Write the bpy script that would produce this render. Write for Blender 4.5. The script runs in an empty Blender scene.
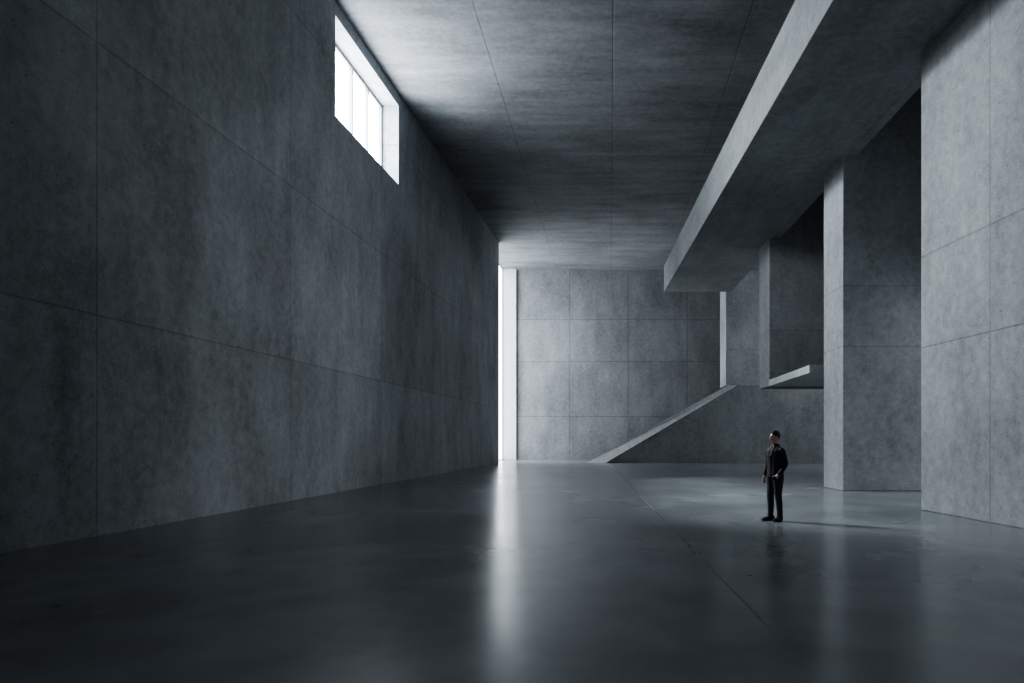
import bpy, bmesh, math, random
from mathutils import Vector, Matrix
from mathutils.bvhtree import BVHTree
random.seed(4)
S = bpy.context.scene
COL = S.collection
S.view_settings.look = 'AgX - Medium High Contrast'
S.view_settings.exposure = .18

# ------------------------------------------------------------------ materials
class NT:
    def __init__(s, mat):
        mat.use_nodes = True
        s.t = mat.node_tree; s.n = s.t.nodes; s.l = s.t.links
        s.b = s.n['Principled BSDF']
    def new(s, ty, **kw):
        nd = s.n.new(ty)
        for k, v in kw.items(): setattr(nd, k, v)
        return nd
    def put(s, sock, v):
        if hasattr(v, 'links') or isinstance(v, bpy.types.NodeSocket): s.l.new(v, sock)
        else: sock.default_value = v
    def m(s, op, a, b=0.0, c=None, clamp=False):
        nd = s.new('ShaderNodeMath', operation=op, use_clamp=clamp)
        s.put(nd.inputs[0], a); s.put(nd.inputs[1], b)
        if c is not None: s.put(nd.inputs[2], c)
        return nd.outputs[0]
    def noise(s, vec, scale, detail=5, rough=.55, stretch=None):
        mp = s.new('ShaderNodeMapping'); s.l.new(vec, mp.inputs[0])
        mp.inputs['Location'].default_value = (3.37, 1.71, 5.43)
        if stretch: mp.inputs['Scale'].default_value = stretch
        else: mp.inputs['Rotation'].default_value = (.41, .63, .27)
        vec = mp.outputs[0]
        nd = s.new('ShaderNodeTexNoise'); s.l.new(vec, nd.inputs['Vector'])
        nd.inputs['Scale'].default_value = scale; nd.inputs['Detail'].default_value = detail
        nd.inputs['Roughness'].default_value = rough
        return nd.outputs['Fac']

def concrete(name, base, jx=(), jy=(), jz=(), rough=.85, stretch=(1, 1, .35), amp=1.0, jw=.026,
             rough_var=0.0, bump=.45, spec=.3, panel=.09, pores=True, jdark=.28, fine=1.0):
    mat = bpy.data.materials.new(name); k = NT(mat)
    tc = k.new('ShaderNodeTexCoord'); P = tc.outputs['Object']
    sp = k.new('ShaderNodeSeparateXYZ'); k.l.new(P, sp.inputs[0])
    joint = None; ids = []
    for ax, lst in enumerate((jx, jy, jz)):
        tot = None
        for v in lst:
            d = k.m('ABSOLUTE', k.m('SUBTRACT', sp.outputs[ax], v))
            mr = k.new('ShaderNodeMapRange', interpolation_type='SMOOTHSTEP'); k.l.new(d, mr.inputs[0])
            mr.inputs[1].default_value = jw*.25; mr.inputs[2].default_value = jw
            mr.inputs[3].default_value = 1; mr.inputs[4].default_value = 0
            joint = mr.outputs[0] if joint is None else k.m('MAXIMUM', joint, mr.outputs[0])
            g = k.m('GREATER_THAN', sp.outputs[ax], v)
            tot = g if tot is None else k.m('ADD', tot, g)
        ids.append(tot)
    n1 = k.noise(P, .22, 6, .6)
    n2 = k.noise(P, 1.1, 8 if fine else 4, .65 if fine else .5, stretch)
    v = k.m('MULTIPLY_ADD', k.m('SUBTRACT', n1, .5), 1.05*amp, 1.0)
    v = k.m('MULTIPLY_ADD', k.m('SUBTRACT', n2, .5), .95*amp, v)
    h = None
    if fine:
        n3 = k.noise(P, 5.0, 7, .7)
        n4 = k.noise(P, 34.0, 3, .7)
        v = k.m('MULTIPLY_ADD', k.m('SUBTRACT', n3, .5), 1.0*fine, v)
        v = k.m('MULTIPLY_ADD', k.m('SUBTRACT', n4, .5), .8*fine, v)
        h = k.m('MULTIPLY_ADD', n3, .5, k.m('MULTIPLY', n4, .3))
    if any(i is not None for i in ids):
        cb = k.new('ShaderNodeCombineXYZ')
        for i, t in enumerate(ids):
            if t is not None: k.l.new(t, cb.inputs[i])
        wn = k.new('ShaderNodeTexWhiteNoise'); k.l.new(cb.outputs[0], wn.inputs['Vector'])
        v = k.m('MULTIPLY', v, k.m('MULTIPLY_ADD', wn.outputs['Value'], 2*panel, 1-panel))
    if pores:
        vo = k.new('ShaderNodeTexVoronoi'); k.l.new(P, vo.inputs['Vector']); vo.inputs['Scale'].default_value = 5.0
        pm = k.new('ShaderNodeMapRange'); k.l.new(vo.outputs['Distance'], pm.inputs[0])
        pm.inputs[1].default_value = .05; pm.inputs[2].default_value = .12
        pm.inputs[3].default_value = .6; pm.inputs[4].default_value = 1
        v = k.m('MULTIPLY', v, pm.outputs[0]); h = k.m('ADD', h, pm.outputs[0])
    if joint is not None:
        v = k.m('MULTIPLY', v, k.m('MULTIPLY_ADD', joint, -jdark, 1.0))
        h = k.m('MULTIPLY_ADD', joint, -1.0, h)
    v = k.m('MAXIMUM', v, .15)
    vm = k.new('ShaderNodeVectorMath', operation='SCALE'); vm.inputs[0].default_value = base
    k.l.new(v, vm.inputs['Scale']); k.l.new(vm.outputs[0], k.b.inputs['Base Color'])
    if bump and h is not None:
        bp = k.new('ShaderNodeBump'); bp.inputs['Strength'].default_value = bump; bp.inputs['Distance'].default_value = .012
        k.l.new(h, bp.inputs['Height']); k.l.new(bp.outputs[0], k.b.inputs['Normal'])
    if rough_var:
        r = k.m('MULTIPLY_ADD', k.m('SUBTRACT', n1, .5), rough_var, rough, clamp=True)
        k.l.new(r, k.b.inputs['Roughness'])
    else: k.b.inputs['Roughness'].default_value = rough
    k.b.inputs['Specular IOR Level'].default_value = spec
    return mat

def plain(name, col, rough=.6, metal=0, nscale=60, namp=.25, bump=0):
    mat = bpy.data.materials.new(name); k = NT(mat)
    tc = k.new('ShaderNodeTexCoord')
    n = k.noise(tc.outputs['Object'], nscale, 4)
    v = k.m('MULTIPLY_ADD', k.m('SUBTRACT', n, .5), namp*2, 1.0)
    vm = k.new('ShaderNodeVectorMath', operation='SCALE'); vm.inputs[0].default_value = col
    k.l.new(v, vm.inputs['Scale']); k.l.new(vm.outputs[0], k.b.inputs['Base Color'])
    if bump:
        bp = k.new('ShaderNodeBump'); bp.inputs['Strength'].default_value = bump; bp.inputs['Distance'].default_value = .004
        k.l.new(n, bp.inputs['Height']); k.l.new(bp.outputs[0], k.b.inputs['Normal'])
    k.b.inputs['Roughness'].default_value = rough; k.b.inputs['Metallic'].default_value = metal
    return mat

def glow_glass(name, strength, col):
    mat = bpy.data.materials.new(name); mat.use_nodes = True
    n = mat.node_tree.nodes; l = mat.node_tree.links
    n.remove(n['Principled BSDF'])
    e = n.new('ShaderNodeEmission'); e.inputs[0].default_value = (*col, 1); e.inputs[1].default_value = strength
    t = n.new('ShaderNodeBsdfTransparent'); a = n.new('ShaderNodeAddShader')
    l.new(e.outputs[0], a.inputs[0]); l.new(t.outputs[0], a.inputs[1]); l.new(a.outputs[0], n['Material Output'].inputs[0])
    return mat
cool = (.885, .945, 1.0)

C = (.257, .271, .283)
M_left = concrete('concrete_left', C, jy=(4.9, 11.4, 17.9, 24.4, 30.9, 37.4, 43.9), jz=(3.6, 8.05, 12.6), amp=1.1)
M_far = concrete('concrete_far', (.205, .216, .225), jx=(-3.1, 1.4, 5.9), jz=(3.3, 7.5, 10.7), jw=.05, jdark=.3)
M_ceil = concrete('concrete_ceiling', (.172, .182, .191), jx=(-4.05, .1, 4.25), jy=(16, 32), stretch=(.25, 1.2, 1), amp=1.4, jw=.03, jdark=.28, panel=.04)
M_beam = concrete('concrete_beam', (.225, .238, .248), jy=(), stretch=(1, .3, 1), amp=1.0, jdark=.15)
M_wr = concrete('concrete_pier', (.285, .301, .312), jy=(6.5, 13.2), jz=(3.6, 5.62), amp=1.0, jdark=.28)
M_col = concrete('concrete_column', C, jz=(4.4, 6.25), jx=(), amp=1.0, jdark=.22)
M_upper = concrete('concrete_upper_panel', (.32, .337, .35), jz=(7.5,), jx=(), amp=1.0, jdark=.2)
M_stair = concrete('concrete_stair', (.25, .264, .275), jx=(1.4, 5.9, 10.4), jz=(), amp=.9, jdark=.12)
M_lit = concrete('concrete_smooth_lit', (.52, .54, .55), amp=.5, pores=False)  # lit look of the coping and balcony edge put into a paler colour
M_jamb = concrete('plaster_lit_white', (.56, .58, .59), amp=.15, pores=False, fine=.2, bump=.1)  # brightness of the lit slit jamb put into the colour
M_out = concrete('concrete_back', (.2, .21, .217), jz=(3.6, 8.05), jx=(-4, 0, 4))
M_floor = concrete('polished_concrete_floor', (.185, .198, .21), rough=.235, rough_var=.18, stretch=(.7, .5, 1),
                   amp=1.25, bump=0, spec=.6, pores=False, fine=0)
M_frame = plain('window_frame_metal', (.20, .205, .21), .5, .2)

# ------------------------------------------------------------------ geometry helpers
def obj(name, bm, mat, smooth=False, bevel=0):
    me = bpy.data.meshes.new(name)
    bmesh.ops.recalc_face_normals(bm, faces=bm.faces[:])
    bm.to_mesh(me); bm.free()
    o = bpy.data.objects.new(name, me); COL.objects.link(o)
    for m_ in (mat if isinstance(mat, (list, tuple)) else [mat]): me.materials.append(m_)
    if smooth:
        for p in me.polygons: p.use_smooth = True
    if bevel:
        b = o.modifiers.new('bevel', 'BEVEL'); b.width = bevel; b.segments = 2; b.limit_method = 'ANGLE'
    return o

def prism(bm, pts, a0, a1, axis='z', mi=0):
    def mk(p, a):
        if axis == 'z': return (p[0], p[1], a)
        if axis == 'y': return (p[0], a, p[1])
        return (a, p[0], p[1])
    v0 = [bm.verts.new(mk(p, a0)) for p in pts]; v1 = [bm.verts.new(mk(p, a1)) for p in pts]
    n = len(pts)
    f = [bm.faces.new(v0[::-1]), bm.faces.new(v1)]
    for i in range(n): f.append(bm.faces.new((v0[i], v0[(i+1) % n], v1[(i+1) % n], v1[i])))
    for q in f: q.material_index = mi

def box(bm, x0, x1, y0, y1, z0, z1, mi=0):
    prism(bm, [(x0, y0), (x1, y0), (x1, y1), (x0, y1)], z0, z1, 'z', mi)

CEIL = 14.5; FARY = 53.5; BACKY = -8.0; RX = 20.0
lx = lambda y: -8.7 + .03*y
rx = lambda y: 7.33 - .022*(y-15.6)
WT = 1.15

W1 = (20.6, 26.2, 11.1, 14.05); W2 = (46.1, FARY-.3, 0.0, CEIL)
def left_wall():
    bm = bmesh.new()
    us = [BACKY-.4, W1[0], W1[1], W2[0]]; zs = [0, W1[2], W1[3], CEIL]
    solid = {}
    for i in range(3):
        for j in range(3):
            solid[(i, j)] = not (i == 1 and j == 1)
    V = {}
    def v(i, j, d):
        key = (i, j, d)
        if key not in V: V[key] = bm.verts.new((lx(us[i]) - (WT if d else 0), us[i], zs[j]))
        return V[key]
    for (i, j), s in solid.items():
        if not s: continue
        for d in (0, 1): bm.faces.new((v(i, j, d), v(i+1, j, d), v(i+1, j+1, d), v(i, j+1, d)))
        for (di, dj, a, b) in ((-1, 0, (i, j), (i, j+1)), (1, 0, (i+1, j), (i+1, j+1)), (0, -1, (i, j), (i+1, j)), (0, 1, (i, j+1), (i+1, j+1))):
            if not solid.get((i+di, j+dj), False):
                bm.faces.new((v(*a, 0), v(*b, 0), v(*b, 1), v(*a, 1)))
    return obj('wall_left', bm, M_left)
left_wall()

bm = bmesh.new(); box(bm, -10.6, RX+.5, FARY, FARY+.5, 0, CEIL); obj('wall_far', bm, M_far)
bm = bmesh.new(); box(bm, -10.0, lx(FARY)-.05, W2[1], FARY, 0, CEIL); obj('trim_1', bm, M_jamb)
bm = bmesh.new(); box(bm, -10.6, RX+.5, BACKY-.4, FARY+.5, -.4, 0); obj('floor', bm, M_floor)
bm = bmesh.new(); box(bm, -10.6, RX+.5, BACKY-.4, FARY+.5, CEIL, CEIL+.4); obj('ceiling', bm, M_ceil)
# right outer wall: added fill window low in the bay between pier and column, another high beyond the hanging panel
W3 = (16.0, 21.0, .8, 5.2); W5 = (35.0, 43.0, 5.6, 10.0)
bm = bmesh.new()
for (ya, yb, za, zb) in ((BACKY-.4, W3[0], 0, CEIL), (W3[0], W3[1], 0, W3[2]), (W3[0], W3[1], W3[3], CEIL), (W3[1], W5[0], 0, CEIL),
                         (W5[0], W5[1], 0, W5[2]), (W5[0], W5[1], W5[3], CEIL), (W5[1], FARY, 0, CEIL)):
    box(bm, RX, RX+.5, ya, yb, za, zb)
obj('wall_right', bm, M_out)
bm = bmesh.new(); box(bm, 13.0, 13.4, 15.6, 21.3, 5.3, 12.8); obj('added_light_shield', bm, M_out)  # added out of view to keep the low window's light off the soffit

bm = bmesh.new()
def strip(bm, a, b, w):
    a = Vector(a); b = Vector(b); d = (b-a).normalized(); n = Vector((-d.y, d.x))*w/2
    prism(bm, [tuple(a-n), tuple(b-n), tuple(b+n), tuple(a+n)], 0.0, .0015)
strip(bm, (-.1, 46), (1.33, 5.9), .012)
obj('floor_joint', bm, plain('joint_sealant', (.07, .075, .08), .4))
# back wall with wide glazing added behind the viewer for fill light
W4 = (-1.0, 6.5, 3.0, 10.0)
bm = bmesh.new()
box(bm, -10.0, W4[0], BACKY-.4, BACKY, 0, CEIL); box(bm, W4[1], RX, BACKY-.4, BACKY, 0, CEIL)
box(bm, W4[0], W4[1], BACKY-.4, BACKY, 0, W4[2]); box(bm, W4[0], W4[1], BACKY-.4, BACKY, W4[3], CEIL)
obj('wall_back', bm, M_out)
bm = bmesh.new()
for i in range(5):
    x = W4[0]+(W4[1]-W4[0])*i/4; x = min(max(x, W4[0]+.04), W4[1]-.04)
    box(bm, x-.04, x+.04, BACKY-.25, BACKY-.15, W4[2], W4[3])
for z in (W4[2]+.04, W4[3]-.04): box(bm, W4[0], W4[1], BACKY-.24, BACKY-.16, z-.04, z+.04)
f = bm.faces.new([bm.verts.new(p) for p in ((W4[0], BACKY-.28, W4[2]), (W4[1], BACKY-.28, W4[2]), (W4[1], BACKY-.28, W4[3]), (W4[0], BACKY-.28, W4[3]))]); f.material_index = 1
obj('fill_window_4', bm, [M_frame, glow_glass('fill_glow_rear', 1.0, cool)])  # added glowing pane, weak fill from behind the camera

def window(name, X, y0, y1, z0, z1, nm, gmat, fw=.06, th=.02, goff=-.03):
    bm = bmesh.new()
    def bar(ya, yb, za, zb):
        prism(bm, [(X(ya)-th, ya), (X(ya)+th, ya), (X(yb)+th, yb), (X(yb)-th, yb)], za, zb)
    bar(y0, y0+fw, z0, z1); bar(y1-fw, y1, z0, z1); bar(y0+fw, y1-fw, z0, z0+fw); bar(y0+fw, y1-fw, z1-fw, z1)
    for i in range(1, nm+1):
        yc = y0+(y1-y0)*i/(nm+1); bar(yc-fw*.4, yc+fw*.4, z0+fw, z1-fw)
    g = -.03-th if goff < 0 else th+.03
    vs = [bm.verts.new(p) for p in ((X(y0)+g, y0, z0), (X(y1)+g, y1, z0), (X(y1)+g, y1, z1), (X(y0)+g, y0, z1))]
    f = bm.faces.new(vs); f.material_index = 1
    return obj(name, bm, [M_frame, gmat])
window('window_1', lambda y: lx(y)-.66, *W1, 3, glow_glass('daylight_glass_high', 30, cool), fw=.12, th=.055)
window('window_2', lambda y: lx(y)-1.06, *W2, 1, glow_glass('daylight_glass_tall', 6.0, cool))
window('fill_window_3', lambda y: RX+.2, *W3, 3, glow_glass('fill_glow_side', 20, cool), goff=.03)  # added unseen window, lights the left wall through the bay
window('fill_window_5', lambda y: RX+.2, *W5, 3, glow_glass('fill_glow_upper', 6, cool), goff=.03)  # added unseen window, brightens the front of the upper panel

# mezzanine beam slab
bm = bmesh.new()
bl = lambda y: 3.16 + (41-y)*.0447
prism(bm, [(bl(41), 41), (rx(41), 41), (rx(BACKY), BACKY), (bl(BACKY), BACKY)], 10.2, 11.72)
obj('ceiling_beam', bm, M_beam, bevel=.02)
bm = bmesh.new()
prism(bm, [(rx(41), 41), (rx(41)+.3, 41), (rx(BACKY)+.3, BACKY), (rx(BACKY), BACKY)], 10.2, CEIL)
obj('added_void_baffle', bm, M_beam)  # added out of view so light over the slab stays out of the void

# right piers
bm = bmesh.new(); prism(bm, [(6.93, 15.6), (RX, 15.6), (RX, BACKY), (9.3, BACKY)], 0, 10.2)
obj('wall_pier', bm, M_wr, bevel=.02)
bm = bmesh.new(); prism(bm, [(7.09, 21.3), (RX, 21.3), (RX, 23.0), (7.02, 23.0)], 0, 12.8)
obj('concrete_column', bm, M_col, bevel=.02)
bm = bmesh.new(); prism(bm, [(6.85, 30.1), (RX, 30.1), (RX, 31.9), (6.8, 31.9)], 3.85, 12.8)
obj('hanging_wall_panel', bm, M_col, bevel=.02)
bm = bmesh.new(); prism(bm, [(6.83, 24.0), (RX, 24.0), (RX, 30.1), (6.83, 30.1)], 3.85, 4.12)
obj('balcony_slab', bm, M_lit, bevel=.01)
bm = bmesh.new(); prism(bm, [(7.7, 46.5), (RX, 46.5), (RX, 49.0), (7.7, 49.0)], 5.14, CEIL)
obj('upper_wall_panel', bm, M_upper, bevel=.02)
bm = bmesh.new(); box(bm, rx(15)+.3, RX, BACKY, FARY, 12.8, 13.1); obj('ceiling_void', bm, M_out)

# staircase
stair = bpy.data.objects.new('staircase', None); COL.objects.link(stair)
x0, x1, zt = -1.55, 7.84, 5.14
bm = bmesh.new(); prism(bm, [(x0, 0), (RX, 0), (RX, zt), (x1, zt)], 46.5, 46.8, 'y')
o = obj('parapet_wall', bm, M_stair); o.parent = stair
L = math.hypot(x1-x0, zt)
t = .6
a = (x0+t/(zt/L), 0)
bm = bmesh.new()
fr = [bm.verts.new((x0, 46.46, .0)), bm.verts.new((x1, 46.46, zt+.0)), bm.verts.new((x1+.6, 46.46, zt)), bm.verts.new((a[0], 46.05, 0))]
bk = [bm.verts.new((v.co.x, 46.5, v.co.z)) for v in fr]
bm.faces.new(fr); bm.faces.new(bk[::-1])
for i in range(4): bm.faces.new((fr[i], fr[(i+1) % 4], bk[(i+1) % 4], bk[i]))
o = obj('sloped_coping', bm, M_lit); o.parent = stair
bm = bmesh.new(); n = 26
prof = [(x0+.6, 0)]
run = (x1-x0)/n; rise = (zt-.95)/n
for i in range(n):
    prof += [(x0+.6+i*run, (i+1)*rise), (x0+.6+(i+1)*run, (i+1)*rise)]
prof += [(RX, n*rise), (RX, 0)]
prism(bm, prof, 46.8, 49.2, 'y'); o = obj('steps', bm, M_stair); o.parent = stair
bm = bmesh.new(); prism(bm, [(x0+.3, 0), (RX, 0), (RX, zt), (x1, zt)], 49.2, 49.5, 'y')
o = obj('rear_parapet', bm, M_stair); o.parent = stair

# ------------------------------------------------------------------ man
def loft(rings, ref=(0, 1, 0), seg=20, power=2.0, close=True):
    bm = bmesh.new(); R = []
    pts = [Vector(r[0]) for r in rings]
    for i, r in enumerate(rings):
        a = pts[max(i-1, 0)]; b = pts[min(i+1, len(pts)-1)]
        T = (b-a).normalized(); rf = Vector(ref)
        side = rf.cross(T)
        if side.length < 1e-4: side = Vector((1, 0, 0)).cross(T)
        side.normalize(); up = T.cross(side).normalized()
        ring = []
        for s in range(seg):
            th = 2*math.pi*s/seg; c, d = math.cos(th), math.sin(th)
            e = 2/power
            cx = math.copysign(abs(c)**e, c); dx = math.copysign(abs(d)**e, d)
            ring.append(bm.verts.new(pts[i] + side*cx*r[1] + up*dx*r[2]))
        R.append(ring)
    for i in range(len(R)-1):
        for s in range(seg): bm.faces.new((R[i][s], R[i][(s+1) % seg], R[i+1][(s+1) % seg], R[i+1][s]))
    bm.faces.new(R[0][::-1]); bm.faces.new(R[-1])
    bmesh.ops.recalc_face_normals(bm, faces=bm.faces[:])
    return bm
def ell(c, r, seg=24, fn=None):
    bm = bmesh.new(); bmesh.ops.create_uvsphere(bm, u_segments=seg, v_segments=seg//2+4, radius=1)
    for v in bm.verts:
        p = Vector((v.co.x*r[0], v.co.y*r[1], v.co.z*r[2]))
        if fn: p = fn(p)
        v.co = p + Vector(c)
    return bm

mats = [plain('jacket_cloth', (.010, .011, .014), .75, nscale=90, bump=.4), plain('trouser_cloth', (.013, .0155, .022), .8, nscale=110, bump=.4),
        plain('shoe_leather', (.008, .008, .009), .35), plain('skin', (.50, .32, .26), .5, nscale=40, namp=.08),
        plain('hair', (.013, .010, .009), .6, nscale=200, namp=.5), plain('shirt', (.03, .032, .036), .8), plain('eye_dark', (.02, .015, .012), .2), plain('lips', (.34, .18, .15), .5)]
J, T_, SH, SK, HA, SR, EY, LP = range(8)
parts = []
def add(m_, bm): parts.append((m_, bm))
tor = [((0, .005, .855), .178, .128), ((0, .005, .90), .180, .132), ((0, .004, .98), .175, .128), ((0, 0, 1.08), .165, .12), ((0, 0, 1.18), .174, .124),
       ((0, .005, 1.28), .188, .132), ((0, .01, 1.36), .194, .13), ((0, .014, 1.41), .184, .112), ((0, .018, 1.445), .145, .088), ((0, .018, 1.475), .085, .072), ((0, .012, 1.50), .066, .066)]
add(J, loft(tor, power=2.3, seg=32))
add(J, loft([((.012, -.128, .86), .012, .008), ((.012, -.124, 1.08), .012, .010), ((.012, -.135, 1.3), .012, .010)], seg=10))
add(J, loft([((.03, -.128, 1.26), .02, .008), ((.05, -.115, 1.38), .035, .010), ((.06, -.06, 1.475), .02, .012)], seg=12))
add(J, loft([((-.03, -.128, 1.26), .02, .008), ((-.05, -.115, 1.38), .035, .010), ((-.06, -.06, 1.475), .02, .012)], seg=12))
add(SR, loft([((0, -.112, 1.32), .012, .012), ((0, -.105, 1.40), .036, .014), ((0, -.06, 1.475), .048, .02)], seg=14))
add(J, loft([((0, .02, 1.475), .072, .068), ((0, .022, 1.52), .064, .062)], seg=24))
for s in (-1, 1): add(J, ell((s*.168, .014, 1.378), (.066, .070, .066)))
# left arm, hand in pocket
add(J, loft([((.190, .014, 1.40), .045, .05), ((.200, .016, 1.36), .058, .062), ((.218, .03, 1.28), .056, .060), ((.236, .055, 1.17), .05, .054), ((.24, .055, 1.11), .05, .052),
             ((.226, .01, 1.03), .045, .048), ((.205, -.05, .955), .040, .042), ((.190, -.085, .915), .040, .042)], seg=20))
add(SK, loft([((.195, -.08, .925), .026, .03), ((.172, -.105, .885), .038, .026), ((.155, -.11, .85), .036, .022)], seg=14))
add(J, loft([((.12, -.105, .90), .045, .03), ((.125, -.11, .87), .07, .04), ((.13, -.10, .855), .072, .036)], seg=16))
# right arm hanging
add(J, loft([((-.190, .014, 1.40), .045, .05), ((-.200, .016, 1.36), .058, .062), ((-.214, .022, 1.28), .056, .060), ((-.228, .03, 1.17), .05, .053), ((-.230, .025, 1.11), .049, .051),
             ((-.230, -.01, 1.03), .045, .047), ((-.232, -.045, .94), .041, .042), ((-.232, -.058, .895), .040, .041)], seg=20))
ox = .012
add(SK, loft([((-.242+ox, -.056, .90), .024, .026), ((-.243+ox, -.066, .868), .021, .032), ((-.243+ox, -.076, .835), .018, .041), ((-.241+ox, -.083, .80), .017, .042), ((-.239+ox, -.085, .788), .013, .038)], seg=16))
for i, ln in enumerate((.072, .082, .078, .060)):
    y = -.117 + i*.0215
    add(SK, loft([((-.240+ox, y, .80), .0095, .0095), ((-.236+ox, y+.001, .80-ln*.45), .009, .009), ((-.226+ox, y+.004, .80-ln*.8), .008, .008), ((-.214+ox, y+.007, .80-ln), .0065, .0065)], seg=8))
add(SK, loft([((-.238+ox, -.098, .855), .013, .013), ((-.228+ox, -.122, .83), .011, .011), ((-.219+ox, -.133, .80), .0095, .0095), ((-.213+ox, -.135, .782), .007, .007)], seg=8))
def leg(sx, fy, ky, ang):
    add(T_, loft([((sx*.075, .01, .93), .10, .118), ((sx*.088, .008, .84), .098, .115), ((sx*.093, 0, .70), .084, .094), ((sx*.096, ky, .50), .063, .069), ((sx*.098, ky*.5+fy*.5+.012, .34), .058, .065),
                  ((sx*.100, fy+.008, .16), .050, .058), ((sx*.101, fy+.002, .10), .053, .062), ((sx*.101, fy, .055), .055, .068)], seg=24, power=2.2))
    d = Vector((math.sin(ang), -math.cos(ang), 0)); c = Vector((sx*.101, fy, 0))
    r = []
    for (t, z, a, b) in ((-.085, .045, .022, .030), (-.075, .05, .034, .048), (-.02, .052, .038, .052), (.05, .046, .041, .046), (.11, .036, .047, .036), (.16, .029, .043, .029), (.192, .022, .026, .020)):
        r.append((c + d*t + Vector((0, 0, z)), a, b))
    add(SH, loft(r, ref=(0, 0, 1), seg=18, power=2.5))
leg(1, .03, .0, .25); leg(-1, -.03, -.03, -.15)
add(T_, ell((0, .005, .86), (.16, .115, .09)))
hyaw = Matrix.Rotation(math.radians(-16), 3, 'Z')
def headfn(p):
    t = max(0, -p.z/.117)
    p.x *= 1 - .30*t**1.8
    if p.y > 0: p.y *= 1 - .35*t
    else: p.y *= 1 - .02*t
    return p
def hadd(m_, bm):
    for v in bm.verts: v.co = hyaw @ v.co
    add(m_, bm)
add(SK, loft([((0, .016, 1.46), .058, .060), ((0, .012, 1.53), .054, .056), ((0, .01, 1.60), .055, .056)], seg=20))
hadd(SK, ell((0, -.004, 1.642), (.075, .093, .117), 32, headfn))
hadd(SK, ell((0, -.066, 1.553), (.024, .016, .018)))
hadd(SK, loft([((0, -.088, 1.662), .007, .007), ((0, -.100, 1.64), .009, .010), ((0, -.107, 1.622), .012, .013), ((0, -.100, 1.612), .013, .010)], seg=10))
hadd(SK, ell((0, -.084, 1.675), (.045, .011, .009)))
for s in (-1, 1):
    hadd(SK, ell((s*.077, .008, 1.638), (.008, .018, .031)))
    hadd(EY, ell((s*.029, -.086, 1.652), (.011, .006, .006)))
    hadd(HA, ell((s*.029, -.091, 1.671), (.017, .005, .004)))
    hadd(HA, ell((s*.072, .004, 1.668), (.008, .022, .03)))
hadd(LP, ell((0, -.091, 1.594), (.019, .006, .005)))
def hairfn(p):
    if p.z < 0 and p.y < 0: p.y *= .45
    return p
hadd(HA, ell((0, .014, 1.682), (.082, .096, .101), 32, hairfn))
hadd(HA, ell((.008, -.034, 1.745), (.052, .040, .026)))

def build_man():
    big = bmesh.new(); tmpme = bpy.data.meshes.new('t')
    trees = []
    for m_, b in parts:
        me = bpy.data.meshes.new('p'); bmesh.ops.recalc_face_normals(b, faces=b.faces[:]); b.to_mesh(me)
        big.from_mesh(me); trees.append((m_, BVHTree.FromBMesh(b))); b.free(); bpy.data.meshes.remove(me)
    big.to_mesh(tmpme); big.free()
    o = bpy.data.objects.new('tmp', tmpme); COL.objects.link(o)
    r = o.modifiers.new('r', 'REMESH'); r.mode = 'VOXEL'; r.voxel_size = .005; r.use_smooth_shade = True
    sm = o.modifiers.new('s', 'SMOOTH'); sm.factor = .5; sm.iterations = 3
    dg = bpy.context.evaluated_depsgraph_get(); dg.update()
    me = bpy.data.meshes.new_from_object(o.evaluated_get(dg))
    bpy.data.objects.remove(o)
    me.materials.clear()
    for m_ in mats: me.materials.append(m_)
    for p in me.polygons:
        best = (9, 0)
        for m_, t in trees:
            h = t.find_nearest(p.center)
            if h[0] is None: continue
            d = h[3]
            if abs(d) < best[0]: best = (abs(d), m_)
        p.material_index = best[1]; p.use_smooth = True
    m = bpy.data.objects.new('standing_man', me); COL.objects.link(m)
    return m
man = build_man()
man.location = (3.18, 13.5, 0.0); man.rotation_euler = (0, 0, math.radians(-62)); man.scale = (.98,)*3

# ------------------------------------------------------------------ lights
def area(name, loc, target, sx, power, col):
    l = bpy.data.lights.new(name, 'AREA'); l.shape = 'DISK'; l.size = sx; l.energy = power; l.color = col
    o = bpy.data.objects.new(name, l); COL.objects.link(o); o.location = loc
    o.rotation_euler = (Vector(target)-Vector(loc)).to_track_quat('-Z', 'Y').to_euler()
    return o
# added lamps beyond the high window, aimed at the man and the pier
area('window_boost_lamp', (-14, 25, 18.0), (3.2, 13.5, 0), 1.7, 19000, cool)
area('window_boost_lamp', (-14, 27, 15.3), (7, 13, 5), 3.5, 9000, cool)

w = bpy.data.worlds.new('sky'); S.world = w; w.use_nodes = True
bg = w.node_tree.nodes['Background']; bg.inputs[0].default_value = (.85, .93, 1, 1); bg.inputs[1].default_value = 1.0

# ------------------------------------------------------------------ camera
cam = bpy.data.cameras.new('camera'); co = bpy.data.objects.new('camera', cam); COL.objects.link(co)
co.location = (0, 0, 1.58); co.rotation_euler = (math.pi/2, 0, 0)
cam.sensor_width = 36; cam.lens = 700/1024*36; cam.shift_x = -98/1024; cam.shift_y = 97.5/1024
cam.clip_end = 500
S.camera = co
